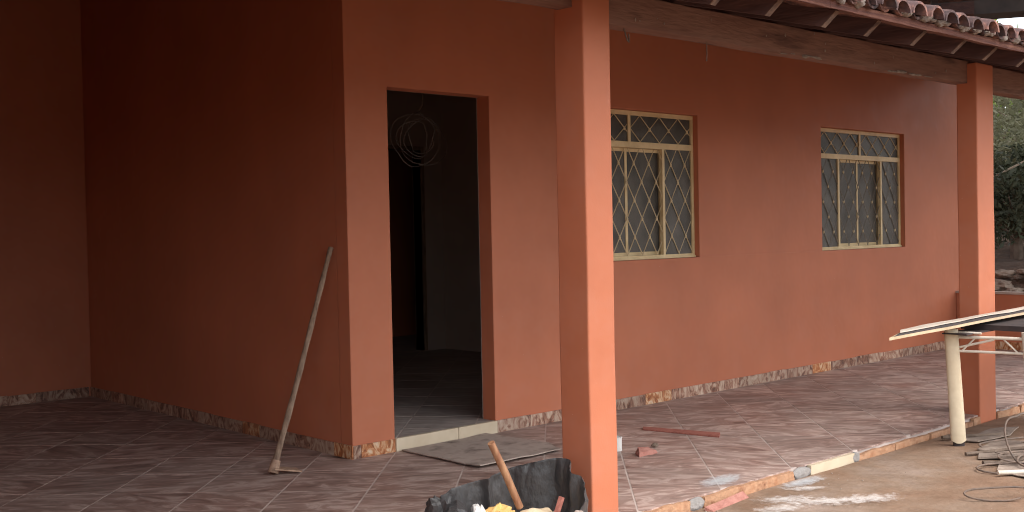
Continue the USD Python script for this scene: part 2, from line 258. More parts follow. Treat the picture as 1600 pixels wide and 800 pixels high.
chip = Polygon([(x, W0 + 0.012 + 0.02 * max(0, meshkit.noise(np.array([x * 9.0, 0.3, 0.7]), 2) - 0.45)) for x in np.arange(-3, 7.58, 0.04)] + [(7.57, 0.5), (-3, 0.5)])
porch_poly = shapely.union_all([porch_poly.intersection(chip), rect(-3.0, 0.0, -0.0, YB)]).intersection(shapely.union_all([rect(-3, -3, 7.57, 0.0), rect(-3, -0.01, 0, YB)]))
hole = shapely.union_all([rect(-0.118, W0, 0.055, -1.82), rect(3.68, W0, 3.93, -1.86)])
tiles(porch_poly.difference(hole), 0.0, porch, 'porch_tile', 'floor_tile')
# edge course
x = -3.0; seq = []
stops = [-3.0, -2.6, -2.2, -1.8, -1.4, -1.0, -0.6, -0.2, 0.06, 0.56, 0.66, 1.44]
for a, b in zip(stops[:-1], stops[1:]): seq.append((a, b, 'edge_brick'))
seq += [(1.60, 2.05, 'cream')]
a = 2.10
while a < 7.5:
    b = min(a + RNG.uniform(0.36, 0.62), 7.57)
    if not (a < 3.93 and b > 3.68): seq.append((a, b, 'edge_brick'))
    else:
        seq += [(a, 3.675, 'edge_brick'), (3.935, 4.30, 'edge_brick')]; b = 4.30
    a = b + 0.012
for i, (a, b, k) in enumerate(seq):
    if b - a < 0.05: continue
    if k == 'cream': obj('edge_tile', rough(bx(a, b, W0 - 0.012, W0 + 0.012, G - 0.02, -0.004), 0.0015, 9, i, 0.06), 'cream_tile', porch, label='cream coloured edge tile')
    else:
        dz = RNG.choice([0.004, 0.006, 0.012, 0.022])
        m = rough(bx(a, b - 0.008, W0 - 0.006 - RNG.uniform(0, 0.01), W0 + 0.012, G - 0.03, -dz), 0.011, 13, i, 0.03); obj('edge_brick', m, 'edge_brick', porch)
for i, (a, b, w) in enumerate(((1.44, 1.60, 1), (2.03, 2.11, 0.8), (0.55, 0.67, 0.7))):
    m = lump(((a + b) / 2, W0 - 0.0, -0.034), 1.0, 5 + i, 3, 0.22, ((b - a) / 2 * 1.15, 0.020, 0.033)); obj('cement_patch', m, 'cement', porch, smooth=True)

# ------------------------------------------------------------------ the house
house = thing('house', 'terracotta painted house with tiled porch roof, open doorway and two barred windows', 'house')
holes = shapely.union_all([rect(DL, -0.2, DR, DT)] + [rect(a, WB, b, WT) for a, b in WIN])
zt = rz(0) - 0.004
obj('front_wall', wall_xz(rect(0, -0.3, XE, zt).difference(holes), 0.0, 0.118), 'terracotta', house)
side = Polygon([(0.118, -0.3), (5.4, -0.3), (5.4, rz(5.4)), (0.118, rz(0.118))])
obj('side_wall', wall_yz(side, 0.0, 0.15), 'terracotta', house)
obj('side_wall', wall_yz(side, XE - 0.15, XE), 'terracotta', house)
obj('back_wall', wall_xz(rect(-2.85, -0.3, 0.0, rz(YB) - 0.01), YB, YB + 0.15), 'terracotta', house, label='terracotta wall closing the deep left bay')
obj('rear_wall', wall_xz(rect(0.15, -0.3, XE - 0.15, rz(5.25) - 0.01), 5.25, 5.4), 'terracotta', house)
obj('bay_wall', wall_yz(Polygon([(-2.40, -0.3), (YB, -0.3), (YB, rz(YB) - 0.01), (-2.40, rz(-2.40) - 0.01)]), -2.85, -2.70), 'terracotta', house)
# rooms
RX = 3.72
obj('room_wall', wall_xz(rect(0.151, 0.0, RX, 2.75).difference(rect(2.62, 0.0, 3.43, 2.15)), 3.70, 3.82), 'room_plaster', house)
obj('room_wall', bx(RX, RX + 0.12, 0.125, 3.82, 0.0, 2.75), 'room_plaster', house)
inner = rect(0.151, 0.0, RX, 2.75).difference(holes)
obj('room_wall', wall_xz(inner, 0.1182, 0.124), 'room_plaster', house)
obj('room_ceiling', bx(0.151, XE - 0.151, 0.125, 5.249, 2.75, 2.80), 'room_plaster', house)
obj('door_lining', cat([bx(3.43, 3.47, 3.685, 3.83, 0.08, 2.19), bx(2.58, 2.62, 3.685, 3.83, 0.08, 2.19), bx(2.62, 3.43, 3.685, 3.83, 2.15, 2.19)]), 'handle_wood', house)
rf = thing('room_floor', 'grey tiled floor inside the doorway', kind='structure')
FZ = 0.077
obj('floor_bed', cat([bx(0.151, XE - 0.151, 0.125, 5.249, -0.2, FZ - 0.0016), bx(DL + 0.001, DR - 0.001, 0.012, 0.125, -0.2, FZ - 0.0016)]), 'grout', rf)
tiles(shapely.union_all([rect(0.162, 0.125, RX - 0.001, 3.69), rect(DL + 0.002, 0.013, DR - 0.002, 0.17)]), FZ, rf, 'room_tile', 'floor_tile')
for a, b in ((DL + 0.002, 0.785), (0.790, DR + 0.004)):
    obj('threshold_tile', rough(bx(a, b, -0.014, 0.0125, -0.002, FZ + 0.001), 0.001, 9, 3, 0.08), 'cream_tile', house)

# skirting tiles
def skirt(path, n_out, h=0.078, t=0.009):
    (x0, y0), (x1, y1) = path; L = math.hypot(x1 - x0, y1 - y0); d = np.array([(x1 - x0) / L, (y1 - y0) / L]); no = np.array(n_out); s = 0.0
    while s < L - 0.02:
        e = min(s + RNG.choice([0.43, 0.43, 0.30, 0.22]), L); hh = h + RNG.uniform(-0.003, 0.003); w = 0.0015
        p0, p1 = np.array([x0, y0]) + d * (s + w), np.array([x0, y0]) + d * (e - w)
        c = [p0 + no * 0.0, p1 + no * 0.0, p1 + no * t, p0 + no * t]
        V = np.array([[*q, z] for z in (-0.001, hh) for q in c]); Fc = trimesh.convex.convex_hull(V)
        off = RNG.uniform(0, 80); vv = Fc.vertices; uv = np.c_[(vv[:, :2] - np.array([x0, y0])) @ d + off, vv[:, 2] + off * 1.7]
        f = np.asarray(Fc.faces); V2 = vv[f.ravel()]; uv2 = uv[f.ravel()]
        obj('skirting_tile', (V2, np.arange(len(V2)).reshape(-1, 3)), 'skirting_rust' if (d[0] > 0.5 and 0.04 < x0 + s < 0.29 and y0 == 0) or RNG.random() < 0.12 else 'skirting', house, uv=uv2); s = e
skirt(((0.0, 0.0), (0.055, 0.0)), (0, -1)); skirt(((0.055, 0.0), (DL, 0.0)), (0, -1)); skirt(((DR + 0.006, 0.0), (7.57, 0.0)), (0, -1))
skirt(((0.0, YB), (0.0, -0.009)), (-1, 0)); skirt(((-3.0, YB), (-0.01, YB)), (0, -1))

# columns
def column(x0, x1, y0, y1, z1, seed, lab):
    m = prism(rect(x0, y0, x1, y1).buffer(-0.007).buffer(0.007, quad_segs=3), z1 + 0.4, -0.4)
    v, f = trimesh.remesh.subdivide_to_size(m.vertices, m.faces, 0.12, max_iter=9); m = trimesh.Trimesh(v, f)
    z_ = m.vertices[:, 2]; n = np.stack([meshkit.fbm(np.c_[0 * z_ + seed, 0 * z_ + 9 * k, z_ * 1.3], 2, seed + k) - 0.5 for k in range(2)] + [0 * z_], 1)
    m.vertices = m.vertices + n * 0.010
    obj('column', m, 'terracotta', house, label=lab)
column(-0.118, 0.055, W0, -1.82, rz(-1.9) - 0.02, 4, 'near terracotta porch column')
column(3.68, 3.93, W0, -1.86, rz(-1.93) - 0.02, 9, 'far terracotta porch column')
obj('column', bx(-2.90, -2.72, W0 - 0.002, -1.80, -0.4, rz(-1.9) - 0.02), 'terracotta', house)
column(7.36, 7.54, W0, -1.86, rz(-1.93) - 0.02, 13, None)

# beams
def beam(x0, x1, z0, z1, seed, lab=None):
    b = obj('beam', rough(bx(x0, x1, -1.938, -1.85, z0, z1), 0.006, 4, seed, 0.07), 'beam_wood', house, label=lab, smooth=40); return b
beam(-2.73, -0.116, 2.272, 2.43, 1); b1 = beam(0.053, 3.70, 2.226, 2.374, 2, 'long dusty wooden beam between the two columns'); beam(3.925, 7.38, 2.198, 2.368, 3)
fl = [lump((1.4 + 1.9 * RNG.random() ** 0.8, -1.94 + RNG.uniform(-0.006, 0.004), 2.226 + RNG.uniform(-0.006, 0.006)), 1.0, i, 1, 0.5, (RNG.uniform(0.02, 0.07), 0.006, RNG.uniform(0.003, 0.008))) for i in range(16)]
fl += [lump((RNG.uniform(0.1, 3.5), -1.946, RNG.uniform(2.25, 2.36)), 1.0, 40 + i, 1, 0.5, (RNG.uniform(0.003, 0.008), 0.002, RNG.uniform(0.003, 0.01))) for i in range(14)]
obj('mortar_fleck', cat(fl), 'mortar', b1, kind='stuff')
obj('dangling_wire', cat([tube([(0.262, -1.9, 2.23), (0.268, -1.905, 2.20), (0.285, -1.90, 2.175), (0.296, -1.9, 2.165), (0.298, -1.9, 2.19), (0.295, -1.9, 2.205)], 0.004, 5),
                          tube([(0.885, -1.9, 2.23), (0.887, -1.9, 2.17), (0.883, -1.9, 2.13)], 0.003, 5)]), 'wire_dark', b1)

# rafters: long sloping timbers with cut ends
RXs = [0.61, 1.05, 1.48, 1.94, 2.39, 2.81, 3.22, 3.66, 4.09, 4.52, 4.95, 5.39, 5.82, 6.25, 6.68, 7.11, 7.54]
RXs = [0.66 - 0.435 * k for k in range(8, 0, -1)] + RXs
HR = 0.086
for i, xr in enumerate(RXs):
    ye = -2.50 + RNG.uniform(-0.015, 0.015); w = 0.019
    q = Polygon([(ye + 0.055, rz(ye + 0.055)), (5.5, rz(5.5)), (5.5, rz(5.5) + HR), (ye - 0.025, rz(ye - 0.025) + HR)])
    r_ = obj('rafter', wall_yz(q, xr - w, xr + w), 'rafter_wood', house)
    a0, a1 = np.array([ye + 0.055, rz(ye + 0.055)]), np.array([ye - 0.025, rz(ye - 0.025) + HR]); o = np.array([-0.004, -0.003])
    m = wall_yz(Polygon([a0, a1, a1 + o, a0 + o]), xr - w, xr + w)
    obj('sawn_end', rough(m, 0.001, 30, i, 0.03), 'rafter_end', r_)
# battens and fascia board
def sloped(x0, x1, y0, y1, h0, h1):       # box following the roof slope; h above rafter top
    t = lambda y, h: rz(y) + HR + h
    return wall_yz(Polygon([(y0, t(y0, h0)), (y1, t(y1, h0)), (y1, t(y1, h1)), (y0, t(y0, h1))]), x0, x1)
for y in np.arange(-2.05, 5.3, 0.36):
    obj('batten', sloped(-3.2, 7.85, y, y + 0.05, 0.001, 0.02), 'rafter_wood', house)
for a, b in ((-3.2, 0.92), (0.925, 3.9), (3.905, 7.85)):
    obj('fascia_board', rough(sloped(a, b, -2.575, -2.43, 0.001, 0.040), 0.005, 6, int(a * 10) + 50, 0.05), 'fascia_wood', house, smooth=40)
# roof tiles: eave course piece by piece, the rest as one corrugated field
PT = 0.155
def arc_tile(x, y0, L, up, r0, r1, h0, th=0.013, seed=0, n=11):
    V, Fc = [], []; rs = 4
    for a in range(rs):
        s = a / (rs - 1); y = y0 + L * s; r = r0 + (r1 - r0) * s; base = rz(y) + HR + h0
        for k in range(n):
            t = math.pi * k / (n - 1)
            for q, rr in enumerate((r, r - th)):
                c, sn = math.cos(t) * rr, math.sin(t) * rr * 0.85
                V.append((x + c, y - (0 if up else 0), base + (sn if up else -sn)))
    id_ = lambda a, k, q: (a * n + k) * 2 + q
    for a in range(rs - 1):
        for k in range(n - 1):
            Fc += [[id_(a, k, 0), id_(a + 1, k, 0), id_(a + 1, k + 1, 0), id_(a, k + 1, 0)], [id_(a, k, 1), id_(a, k + 1, 1), id_(a + 1, k + 1, 1), id_(a + 1, k, 1)]]
        Fc += [[id_(a, 0, 0), id_(a, 0, 1), id_(a + 1, 0, 1), id_(a + 1, 0, 0)], [id_(a, n - 1, 0), id_(a + 1, n - 1, 0), id_(a + 1, n - 1, 1), id_(a, n - 1, 1)]]
    for a in (0, rs - 1):
        for k in range(n - 1): Fc.append([id_(a, k, 0), id_(a, k + 1, 0), id_(a, k + 1, 1), id_(a, k, 1)])
    V = np.array(V); V += NR.uniform(-0.0015, 0.0015, V.shape); return V, np.array(Fc)
xs_t = np.arange(1.01 - PT * 26, 7.8, PT)
mort = []
for i, xt in enumerate(xs_t):
    dy, dx, dz = RNG.uniform(-0.025, 0.02), RNG.uniform(-0.008, 0.008), RNG.uniform(-0.004, 0.008)
    obj('cover_tile', arc_tile(xt + dx, -2.655 + dy, 0.46, True, 0.075, 0.062, 0.060 + dz, seed=i), 'roof_tile', house, smooth=50)
    obj('channel_tile', arc_tile(xt + PT / 2 + RNG.uniform(-0.005, 0.005), -2.60 + RNG.uniform(-0.015, 0.015), 0.44, False, 0.056, 0.066, 0.088, seed=i + 200), 'roof_tile', house, smooth=50)
    if RNG.random() < 0.75: mort.append(lump((xt + dx + RNG.uniform(-0.03, 0.03), -2.585, rz(-2.585) + HR + 0.062), 1.0, i, 2, 0.5, (RNG.uniform(0.025, 0.045), 0.03, RNG.uniform(0.02, 0.034))))
    if RNG.random() < 0.5: mort.append(lump((xt + PT / 2 + RNG.uniform(-0.02, 0.02), -2.60, rz(-2.60) + HR + 0.054), 1.0, i + 90, 2, 0.5, (RNG.uniform(0.015, 0.03), 0.02, RNG.uniform(0.008, 0.014))))
obj('eave_mortar', cat(mort), 'mortar', house, kind='stuff', smooth=True, label='pale mortar packed under the eave tiles')
nxs = np.arange(-3.2, 7.86, PT / 8); nys = np.arange(-2.42, 5.55, 0.2); X, Y = np.meshgrid(nxs, nys, indexing='ij')
Z = 2.378 + (Y + 1.93) * SL + HR + 0.068 + 0.040 * np.cos(2 * math.pi * (X - 1.01) / PT) + 0.006 * (np.round((Y + 2.42) / 0.2) % 2)
top = np.stack([X, Y, Z], -1).reshape(-1, 3); I = np.arange(X.size).reshape(X.shape)
Fq = np.stack([I[:-1, :-1], I[1:, :-1], I[1:, 1:], I[:-1, 1:]], -1).reshape(-1, 4)
obj('roof_tile_field', (np.vstack([top, top - [0, 0, 0.014]]), np.vstack([Fq, Fq[:, ::-1] + len(top)])), 'roof_tile', house, kind='stuff', label='courses of curved clay tiles above the eave row')

# windows (a frame with its transoms, panels, panes and diamond grilles)
def window(x0, x1, dark, lab, open_):
    yf, t = 0.045, 0.035; zb, ztp = WB, WT
    zr = 1.915            # transom rail
    w = x1 - x0; e = 0.002
    fr = [bx(x0 + e, x0 + 0.03, yf, yf + t, zb + e, ztp - e), bx(x1 - 0.03, x1 - e, yf, yf + t, zb + e, ztp - e), bx(x0 + 0.03, x1 - 0.03, yf, yf + t, ztp - 0.034, ztp - e), bx(x0 + 0.03, x1 - 0.03, yf, yf + t, zb + e, zb + 0.03),
          bx(x0 + 0.03, x1 - 0.03, yf - 0.004, yf + t, zr - 0.022, zr + 0.022), bx((x0 + x1) / 2 - 0.014, (x0 + x1) / 2 + 0.014, yf + 0.002, yf + t - 0.002, zr + 0.022, ztp - 0.034)]
    ml, mr = x0 + w * 0.245, x1 - w * 0.245
    for m_ in (ml, mr): fr.append(bx(m_ - 0.013, m_ + 0.013, yf + 0.001, yf + t - 0.001, zb + 0.03, zr - 0.022))
    fr.append(bx(x0 + 0.004, x1 - 0.004, yf - 0.012, yf, zb + e, zb + 0.016))
    wn = obj('window', cat(fr), 'window_steel', house, label=lab)
    def panel(a, b, z0, z1, y, sash, gm):
        if sash:
            s = 0.026
            obj('sash', cat([bx(a, a + s, y, y + 0.010, z0, z1), bx(b - s, b, y, y + 0.010, z0, z1), bx(a + s, b - s, y, y + 0.010, z1 - s, z1), bx(a + s, b - s, y, y + 0.010, z0, z0 + s)]), 'window_steel', wn)
            a, b, z0, z1 = a + s, b - s, z0 + s, z1 - s
        obj('glass_pane', bx(a, b, y + 0.004, y + 0.008, z0, z1), 'window_glass', wn)
        return a, b, z0, z1
    def grille(a, b, z0, z1, y, dw, dh, gm, ph=0.0):
        clip = rect(a, z0, b, z1); ms = []; kn_ = []; n = int((b - a + z1 - z0) / min(dw, dh)) + 6
        slope = dh / dw
        for k in range(-2 * n, 2 * n):
            for sg in (1, -1):
                xk = a + ph + k * dw; ln = LineString([(xk - 5 * dw * 4, z0 - sg * 5 * dh * 4 ), (xk + 5 * dw * 4, z0 + sg * 5 * dh * 4)]).intersection(clip)
                if ln.is_empty or ln.geom_type != 'LineString' or ln.length < 0.02: continue
                c = list(ln.coords); yy_ = y + (0.003 if sg > 0 else -0.003); ms.append(bar((c[0][0], yy_, c[0][1]), (c[1][0], yy_, c[1][1]), 0.0038, 6))
        for i in range(-n, n):
            for j in range(-1, 2 * n):
                X0, Z0 = a + ph + i * dw + (j % 2) * dw / 2, z0 + j * dh / 2
                if a + 0.015 < X0 < b - 0.015 and z0 + 0.02 < Z0 < z1 - 0.02:
                    k = trimesh.creation.icosphere(1, 0.0125); k.apply_transform(np.diag([0.8, 0.7, 1.25, 1])); k.apply_translation((X0, y, Z0)); kn_.append(k)
        if ms:
            obj('grille', cat(ms), gm, wn)
            if kn_: obj('grille_knots', cat(kn_), 'grille_steel', wn, kind='stuff')
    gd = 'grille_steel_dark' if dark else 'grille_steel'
    z0, z1 = zb + 0.03, zr - 0.022
    for a, b in ((x0 + 0.03, ml - 0.013), (mr + 0.013, x1 - 0.03)):
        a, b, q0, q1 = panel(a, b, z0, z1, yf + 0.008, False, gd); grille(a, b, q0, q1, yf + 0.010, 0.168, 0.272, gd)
    mid = (ml + mr) / 2 + open_
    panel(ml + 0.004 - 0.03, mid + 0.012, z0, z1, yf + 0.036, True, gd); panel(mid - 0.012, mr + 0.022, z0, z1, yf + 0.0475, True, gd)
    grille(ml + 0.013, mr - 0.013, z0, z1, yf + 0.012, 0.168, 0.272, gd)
    for a, b in ((x0 + 0.03, (x0 + x1) / 2 - 0.014), ((x0 + x1) / 2 + 0.014, x1 - 0.03)):
        a, b, q0, q1 = panel(a, b, zr + 0.022, ztp - 0.034, yf + 0.008, False, gd); grille(a, b, q0, q1, yf + 0.009, 0.222, q1 - q0, 'grille_steel', 0.111)
window(*WIN[0], False, 'near ochre steel window with pale diamond grille, partly behind the near column', -0.008)
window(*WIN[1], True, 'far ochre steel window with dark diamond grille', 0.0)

# ------------------------------------------------------------------ wire coil in the doorway
coil = thing('wire_coil', 'loose coil of pale wire hanging inside the open doorway', 'wire coil')
pts = []; c = np.array([1.345, 1.0, 2.005])
for i in range(5 * 40 + 1):
    t = 2 * math.pi * i / 40; k = i / 40; rr = 0.15 + 0.05 * math.sin(k * 2.3) + 0.012 * math.sin(3 * t + k)
    pts.append(c + [rr * 1.1 * math.cos(t) + 0.05 * math.sin(k * 1.7), 0.05 * math.sin(t * 2 + k) + 0.02 * k, rr * 0.95 * math.sin(t) - 0.03 * (k % 2)])
obj('loop', tube(np.array(pts) + 0.012 * (np.stack([meshkit.fbm(np.arange(len(pts))[:, None] * np.array([0.21, 0.0, 0.0]) + 7 * k, 3, k) - 0.5 for k in range(3)], 1)) * 2, 0.0029 + 0.0006 * np.sin(np.arange(len(pts)) * 0.7), 5), 'wire_pale', coil)
obj('hook', tube([(1.36, 1.0, 2.75), (1.36, 1.0, 2.26), (1.352, 1.0, 2.215), (1.32, 1.0, 2.18), (1.27, 1.0, 2.155)], 0.007, 6), 'wire_dark', coil)

# ------------------------------------------------------------------ hoe
hoe = thing('hoe', 'long wooden handled hoe leaning against the dark side wall, iron head on the floor', 'hoe')
A, B = np.array([-0.520, -0.005, 0.028]), np.array([-0.028, 0.128, 1.225])
pts = [A + (B - A) * t + np.array([0.006 * math.sin(t * 5), 0.005 * math.sin(t * 4 + 1), 0]) for t in np.linspace(0, 1, 26)]
obj('handle', tube(pts, [0.0148 + 0.0014 * math.sin(i * 1.3) + 0.0025 * (1 - i / 25) for i in range(26)], 10), 'handle_wood', hoe, smooth=45)
d = (B - A) / np.linalg.norm(B - A)
head = [tube([A - d * 0.02 + d * 0.0, A + d * 0.05], [0.030, 0.024], 12)]
obj('socket', cat(head), 'rusty_iron', hoe, smooth=45)
bl = np.array([[-0.535, -0.04, 0.03], [-0.505, 0.03, 0.03], [-0.38, -0.005, 0.006], [-0.40, -0.10, 0.006]]); tt = np.array([0, 0, 0.008])
obj('blade', trimesh.convex.convex_hull(np.vstack([bl, bl + tt])), 'rusty_iron', hoe)

# ------------------------------------------------------------------ cardboard at the door
q = Polygon([(0.33, -0.028), (0.325, -0.40), (0.318, -0.755), (0.62, -0.762), (0.945, -0.755), (1.03, -0.60), (1.072, -0.525), (1.045, -0.25), (1.007, -0.02), (0.70, -0.024)])
m = prism(q, 0.006, 0.003); v, f = trimesh.remesh.subdivide_to_size(m.vertices, m.faces, 0.05); v = v.copy()
v[:, 2] += 0.014 * np.clip(meshkit.fbm(np.c_[v[:, :2] * 4, v[:, :1] * 0], 3, 8) - 0.35, 0, 1) + 0.012 * np.clip((-v[:, 1] - 0.62) / 0.14, 0, 1)
obj('cardboard_sheet', trimesh.Trimesh(v, f), 'cardboard', smooth=40, label='flat grey cardboard sheet on the porch tiles below the doorway step', cat='cardboard')

# ------------------------------------------------------------------ black plastic sack with its contents
RT = np.array([0.735, -0.678]); DP = np.array([0.678, 0.735])           # across and away, seen from the yard
bc = np.array([-0.575, -1.965])
sack = thing('plastic_sack', 'crumpled black plastic sack of rubbish at the foot of the near column', 'sack', loc=(bc[0], bc[1], 0))
KP = np.array([(0.31, -0.14, 0.165), (0.345, -0.03, 0.235), (0.345, 0.04, 0.285), (0.300, 0.06, 0.300), (0.295, 0.13, 0.338), (0.21, 0.175, 0.338), (0.05, 0.195, 0.305), (-0.075, 0.19, 0.27), (-0.098, 0.152, 0.262), (-0.145, 0.175, 0.25),
               (-0.24, 0.135, 0.232), (-0.305, 0.07, 0.222), (-0.335, -0.04, 0.165), (-0.28, -0.17, 0.12), (-0.10, -0.23, 0.11), (0.10, -0.23, 0.11), (0.24, -0.21, 0.13)])
ring = []
for i in range(len(KP)):          # half-straight, half-rounded run between the folds
    p0, p1, p2, p3 = KP[i - 1], KP[i], KP[(i + 1) % len(KP)], KP[(i + 2) % len(KP)]
    for t in np.linspace(0, 1, 12, endpoint=False):
        cr = 0.5 * ((2 * p1) + (-p0 + p2) * t + (2 * p0 - 5 * p1 + 4 * p2 - p3) * t * t + (-p0 + 3 * p1 - 3 * p2 + p3) * t ** 3); ring.append((0.75 * cr + 0.25 * (p1 + (p2 - p1) * t)) * [0.88, 1, 0.97])
ring = np.array(ring); NT = len(ring)
levels = [(0.93, 0.0), (1.0, 0.15), (1.02, 0.4), (1.01, 0.65), (1.0, 0.85), (0.995, 0.97), (0.985, 1.0), (0.97, 0.97), (0.955, 0.85), (0.93, 0.65), (0.89, 0.42), (0.80, 0.2)]
nl = len(levels); V = []
for (u, w, h) in ring:
    for (k, z) in levels: V.append((*(RT[:2] * u * k + DP[:2] * w * k), z * h))
V = np.array(V)
def crease(p, sd): return (1 - np.abs(2 * meshkit.noise(p, sd) - 1)) ** 3
def ctr_of(V):
    c_ = V.copy(); c_[:, 2] = 0; return c_ / (np.linalg.norm(c_, axis=1)[:, None] + 1e-9)
def fold(V):
    a_ = np.arctan2(V[:, 1], V[:, 0]); q = np.stack([np.cos(a_) * 2.6, np.sin(a_) * 2.6, V[:, 2] * 3.0 + a_ * 0.4], 1)
    k = 0.020 * (crease(q * 0.8 + 2.3, 41) - 0.3) + 0.009 * (crease(q * 1.8 + V[:, 2:3] * 7 + 7.7, 42) - 0.3) + 0.004 * (crease(V * 22 + 1.1, 43) - 0.3)
    return V + ctr_of(V) * (k * np.clip(V[:, 2] / 0.10, 0, 1))[:, None]
Fq = []
for i in range(NT):
    for j in range(nl - 1):
        a, b = i * nl + j, ((i + 1) % NT) * nl + j; Fq.append([a, b, b + 1, a + 1])
v, f, _ = meshkit.arrays((V, Fq)); v, f = trimesh.remesh.subdivide(v, f); sm = trimesh.Trimesh(fold(np.asarray(v)), f, process=True); sm.vertices[:, 2] = np.maximum(sm.vertices[:, 2], 0.002)
obj('sack_skin', sm, 'black_plastic', sack, smooth=40)
def crumple(c, sc, seed, n=26):
    rg = np.random.RandomState(seed); p_ = rg.normal(size=(n, 3)); p_ /= np.linalg.norm(p_, axis=1)[:, None]; h = trimesh.convex.convex_hull(p_); v, f = trimesh.remesh.subdivide(*trimesh.remesh.subdivide(h.vertices, h.faces))
    v = v * (1 + 0.55 * (1 - np.abs(2 * meshkit.noise(v * 2.2 + seed, seed) - 1))[:, None] ** 2) * np.array(sc) * 0.85 + np.array(c); return trimesh.Trimesh(v, f)
def sk(u, w, z): return np.array([*(bc + RT * u + DP * w), z])
obj('crumpled_flap', cat([crumple((*(RT[:2] * -0.21 + DP[:2] * -0.07), 0.105), (0.11, 0.10, 0.105), 31, 20), crumple((*(RT[:2] * -0.27 + DP[:2] * 0.01), 0.12), (0.07, 0.07, 0.10), 37, 20)]), 'black_plastic', sack, smooth=24)
obj('rubble_sack', lump(sk(0.10, -0.03, 0.085), 1.0, 3, 4, 0.3, (0.13, 0.10, 0.085)), 'cream_sack', smooth=True, label='cream cloth bundle inside the black sack, beside the stick', cat='bundle')
obj('printed_bag', crumple(sk(-0.055, -0.02, 0.10), (0.08, 0.07, 0.08), 8), 'yellow_print', smooth=20, label='crumpled yellow and orange plastic bag in the black sack', cat='plastic bag')
obj('white_bag', crumple(sk(-0.12, -0.045, 0.10), (0.05, 0.05, 0.085), 14), 'white_plastic', smooth=20, label='crumpled white plastic scrap in the black sack', cat='plastic bag')
obj('rag', lump(sk(0.28, -0.12, 0.07), 1.0, 21, 4, 0.7, (0.09, 0.08, 0.085)), 'cardboard', smooth=25, label='dusty brown rag hanging at the right side of the black sack', cat='rag')
obj('tool_handle', tube([(-0.49, -1.95, 0.02), (-0.50, -1.95, 0.15), (-0.575, -1.95, 0.30), (-0.653, -1.95, 0.442)][1:], [0.016, 0.0165, 0.0155], 10), 'stick_wood', smooth=45, label='brown wooden stick poking up out of the black sack', cat='stick')
obj('broken_stick', trimesh.convex.convex_hull(np.vstack([bar(sk(0.175, -0.06, 0.10), sk(0.215, -0.04, 0.215), 0.013, 5).vertices])), 'red_wood', label='short reddish broken stick in the right side of the black sack', cat='stick')

# ------------------------------------------------------------------ small things on the porch
pl = trimesh.convex.convex_hull(np.array([[1.79, -0.66, 0.001], [1.86, -0.60, 0.001], [1.99, -1.12, 0.001], [1.90, -1.18, 0.001], [1.79, -0.66, 0.008], [1.86, -0.60, 0.008], [1.99, -1.12, 0.014], [1.90, -1.18, 0.012]]))
obj('wood_strip', pl, 'red_wood', label='flat reddish strip of wood lying on the porch tiles', cat='wood strip')
br = rough(trimesh.convex.convex_hull(np.array([[1.12, -1.20, 0], [1.34, -1.20, 0], [1.36, -1.10, 0], [1.20, -1.08, 0], [1.13, -1.19, 0.035], [1.33, -1.19, 0.028], [1.31, -1.12, 0.045], [1.21, -1.11, 0.06]]) + [0, 0, 0.001]), 0.006, 18, 4, 0.03)
br.vertices = (br.vertices - [1.24, -1.15, 0]) * 0.72 + [1.22, -1.16, 0.0005]
obj('brick_fragment', br, 'pink_brick', label='broken piece of pinkish brick on the porch tiles', cat='brick')
obj('dark_crumb', lump((1.42, -1.07, 0.012), 1.0, 5, 2, 0.5, (0.022, 0.018, 0.014)), 'bark', label='dark crumb of debris just behind the pink brick piece', cat='debris')
pc = trimesh.creation.cylinder(0.033, 0.075, sections=24); pc.apply_translation((1.195, -0.965, 0.038))
pr_ = trimesh.creation.annulus(0.026, 0.0345, 0.006, sections=24); pr_.apply_translation((1.195, -0.965, 0.078))
cup = thing('plastic_cup', 'small white plastic pot half behind the near column', 'pot'); obj('body', pc, 'white_plastic', cup, smooth=40); obj('rim', pr_, 'white_plastic', cup)
def spill_mat(name, c1, c2, lo, hi):
    # thin dried film: breaks up into flecks towards its rim (uv.x runs from 0 at the middle to 1 at the rim)
    M[name] = usdkit.material(stage, '/World/Looks/' + name, {
        'tc': ('texture_coordinate', {}), 'sx': ('separate_xyz', {}), 'n': ('noise_texture', {'scale': 22.0, 'detail': 8.0, 'roughness': 0.78}), 's': ('math', {'math_type': 'subtract'}), 'k': ('math', {'math_type': 'multiply', 'value2': 0.50}),
        'r': ('rgb_ramp', {'ramp': [(lo, (0, 0, 0)), (hi, (1, 1, 1))]}), 'cr': ('rgb_ramp', {'ramp': [(0.3, c1), (0.7, c2)]}), 'p': ('principled_bsdf', {'roughness': 0.85}), 't': ('transparent_bsdf', {'color': (1, 1, 1)}), 'm': ('mix_closure', {})},
        [('tc.UV', 'sx.vector'), ('tc.object', 'n.vector'), ('sx.x', 'k.value1'), ('n.fac', 's.value1'), ('k.value', 's.value2'), ('s.value', 'r.fac'), ('n.fac', 'cr.fac'), ('cr.color', 'p.base_color'), ('r.color', 'm.fac'), ('t.BSDF', 'm.closure1'), ('p.BSDF', 'm.closure2')], surface='m.closure')
spill_mat('paint_film', (0.55, 0.52, 0.49), (0.76, 0.74, 0.71), 0.20, 0.95); spill_mat('cement_film', (0.36, 0.36, 0.36), (0.50, 0.50, 0.50), 0.05, 0.50)
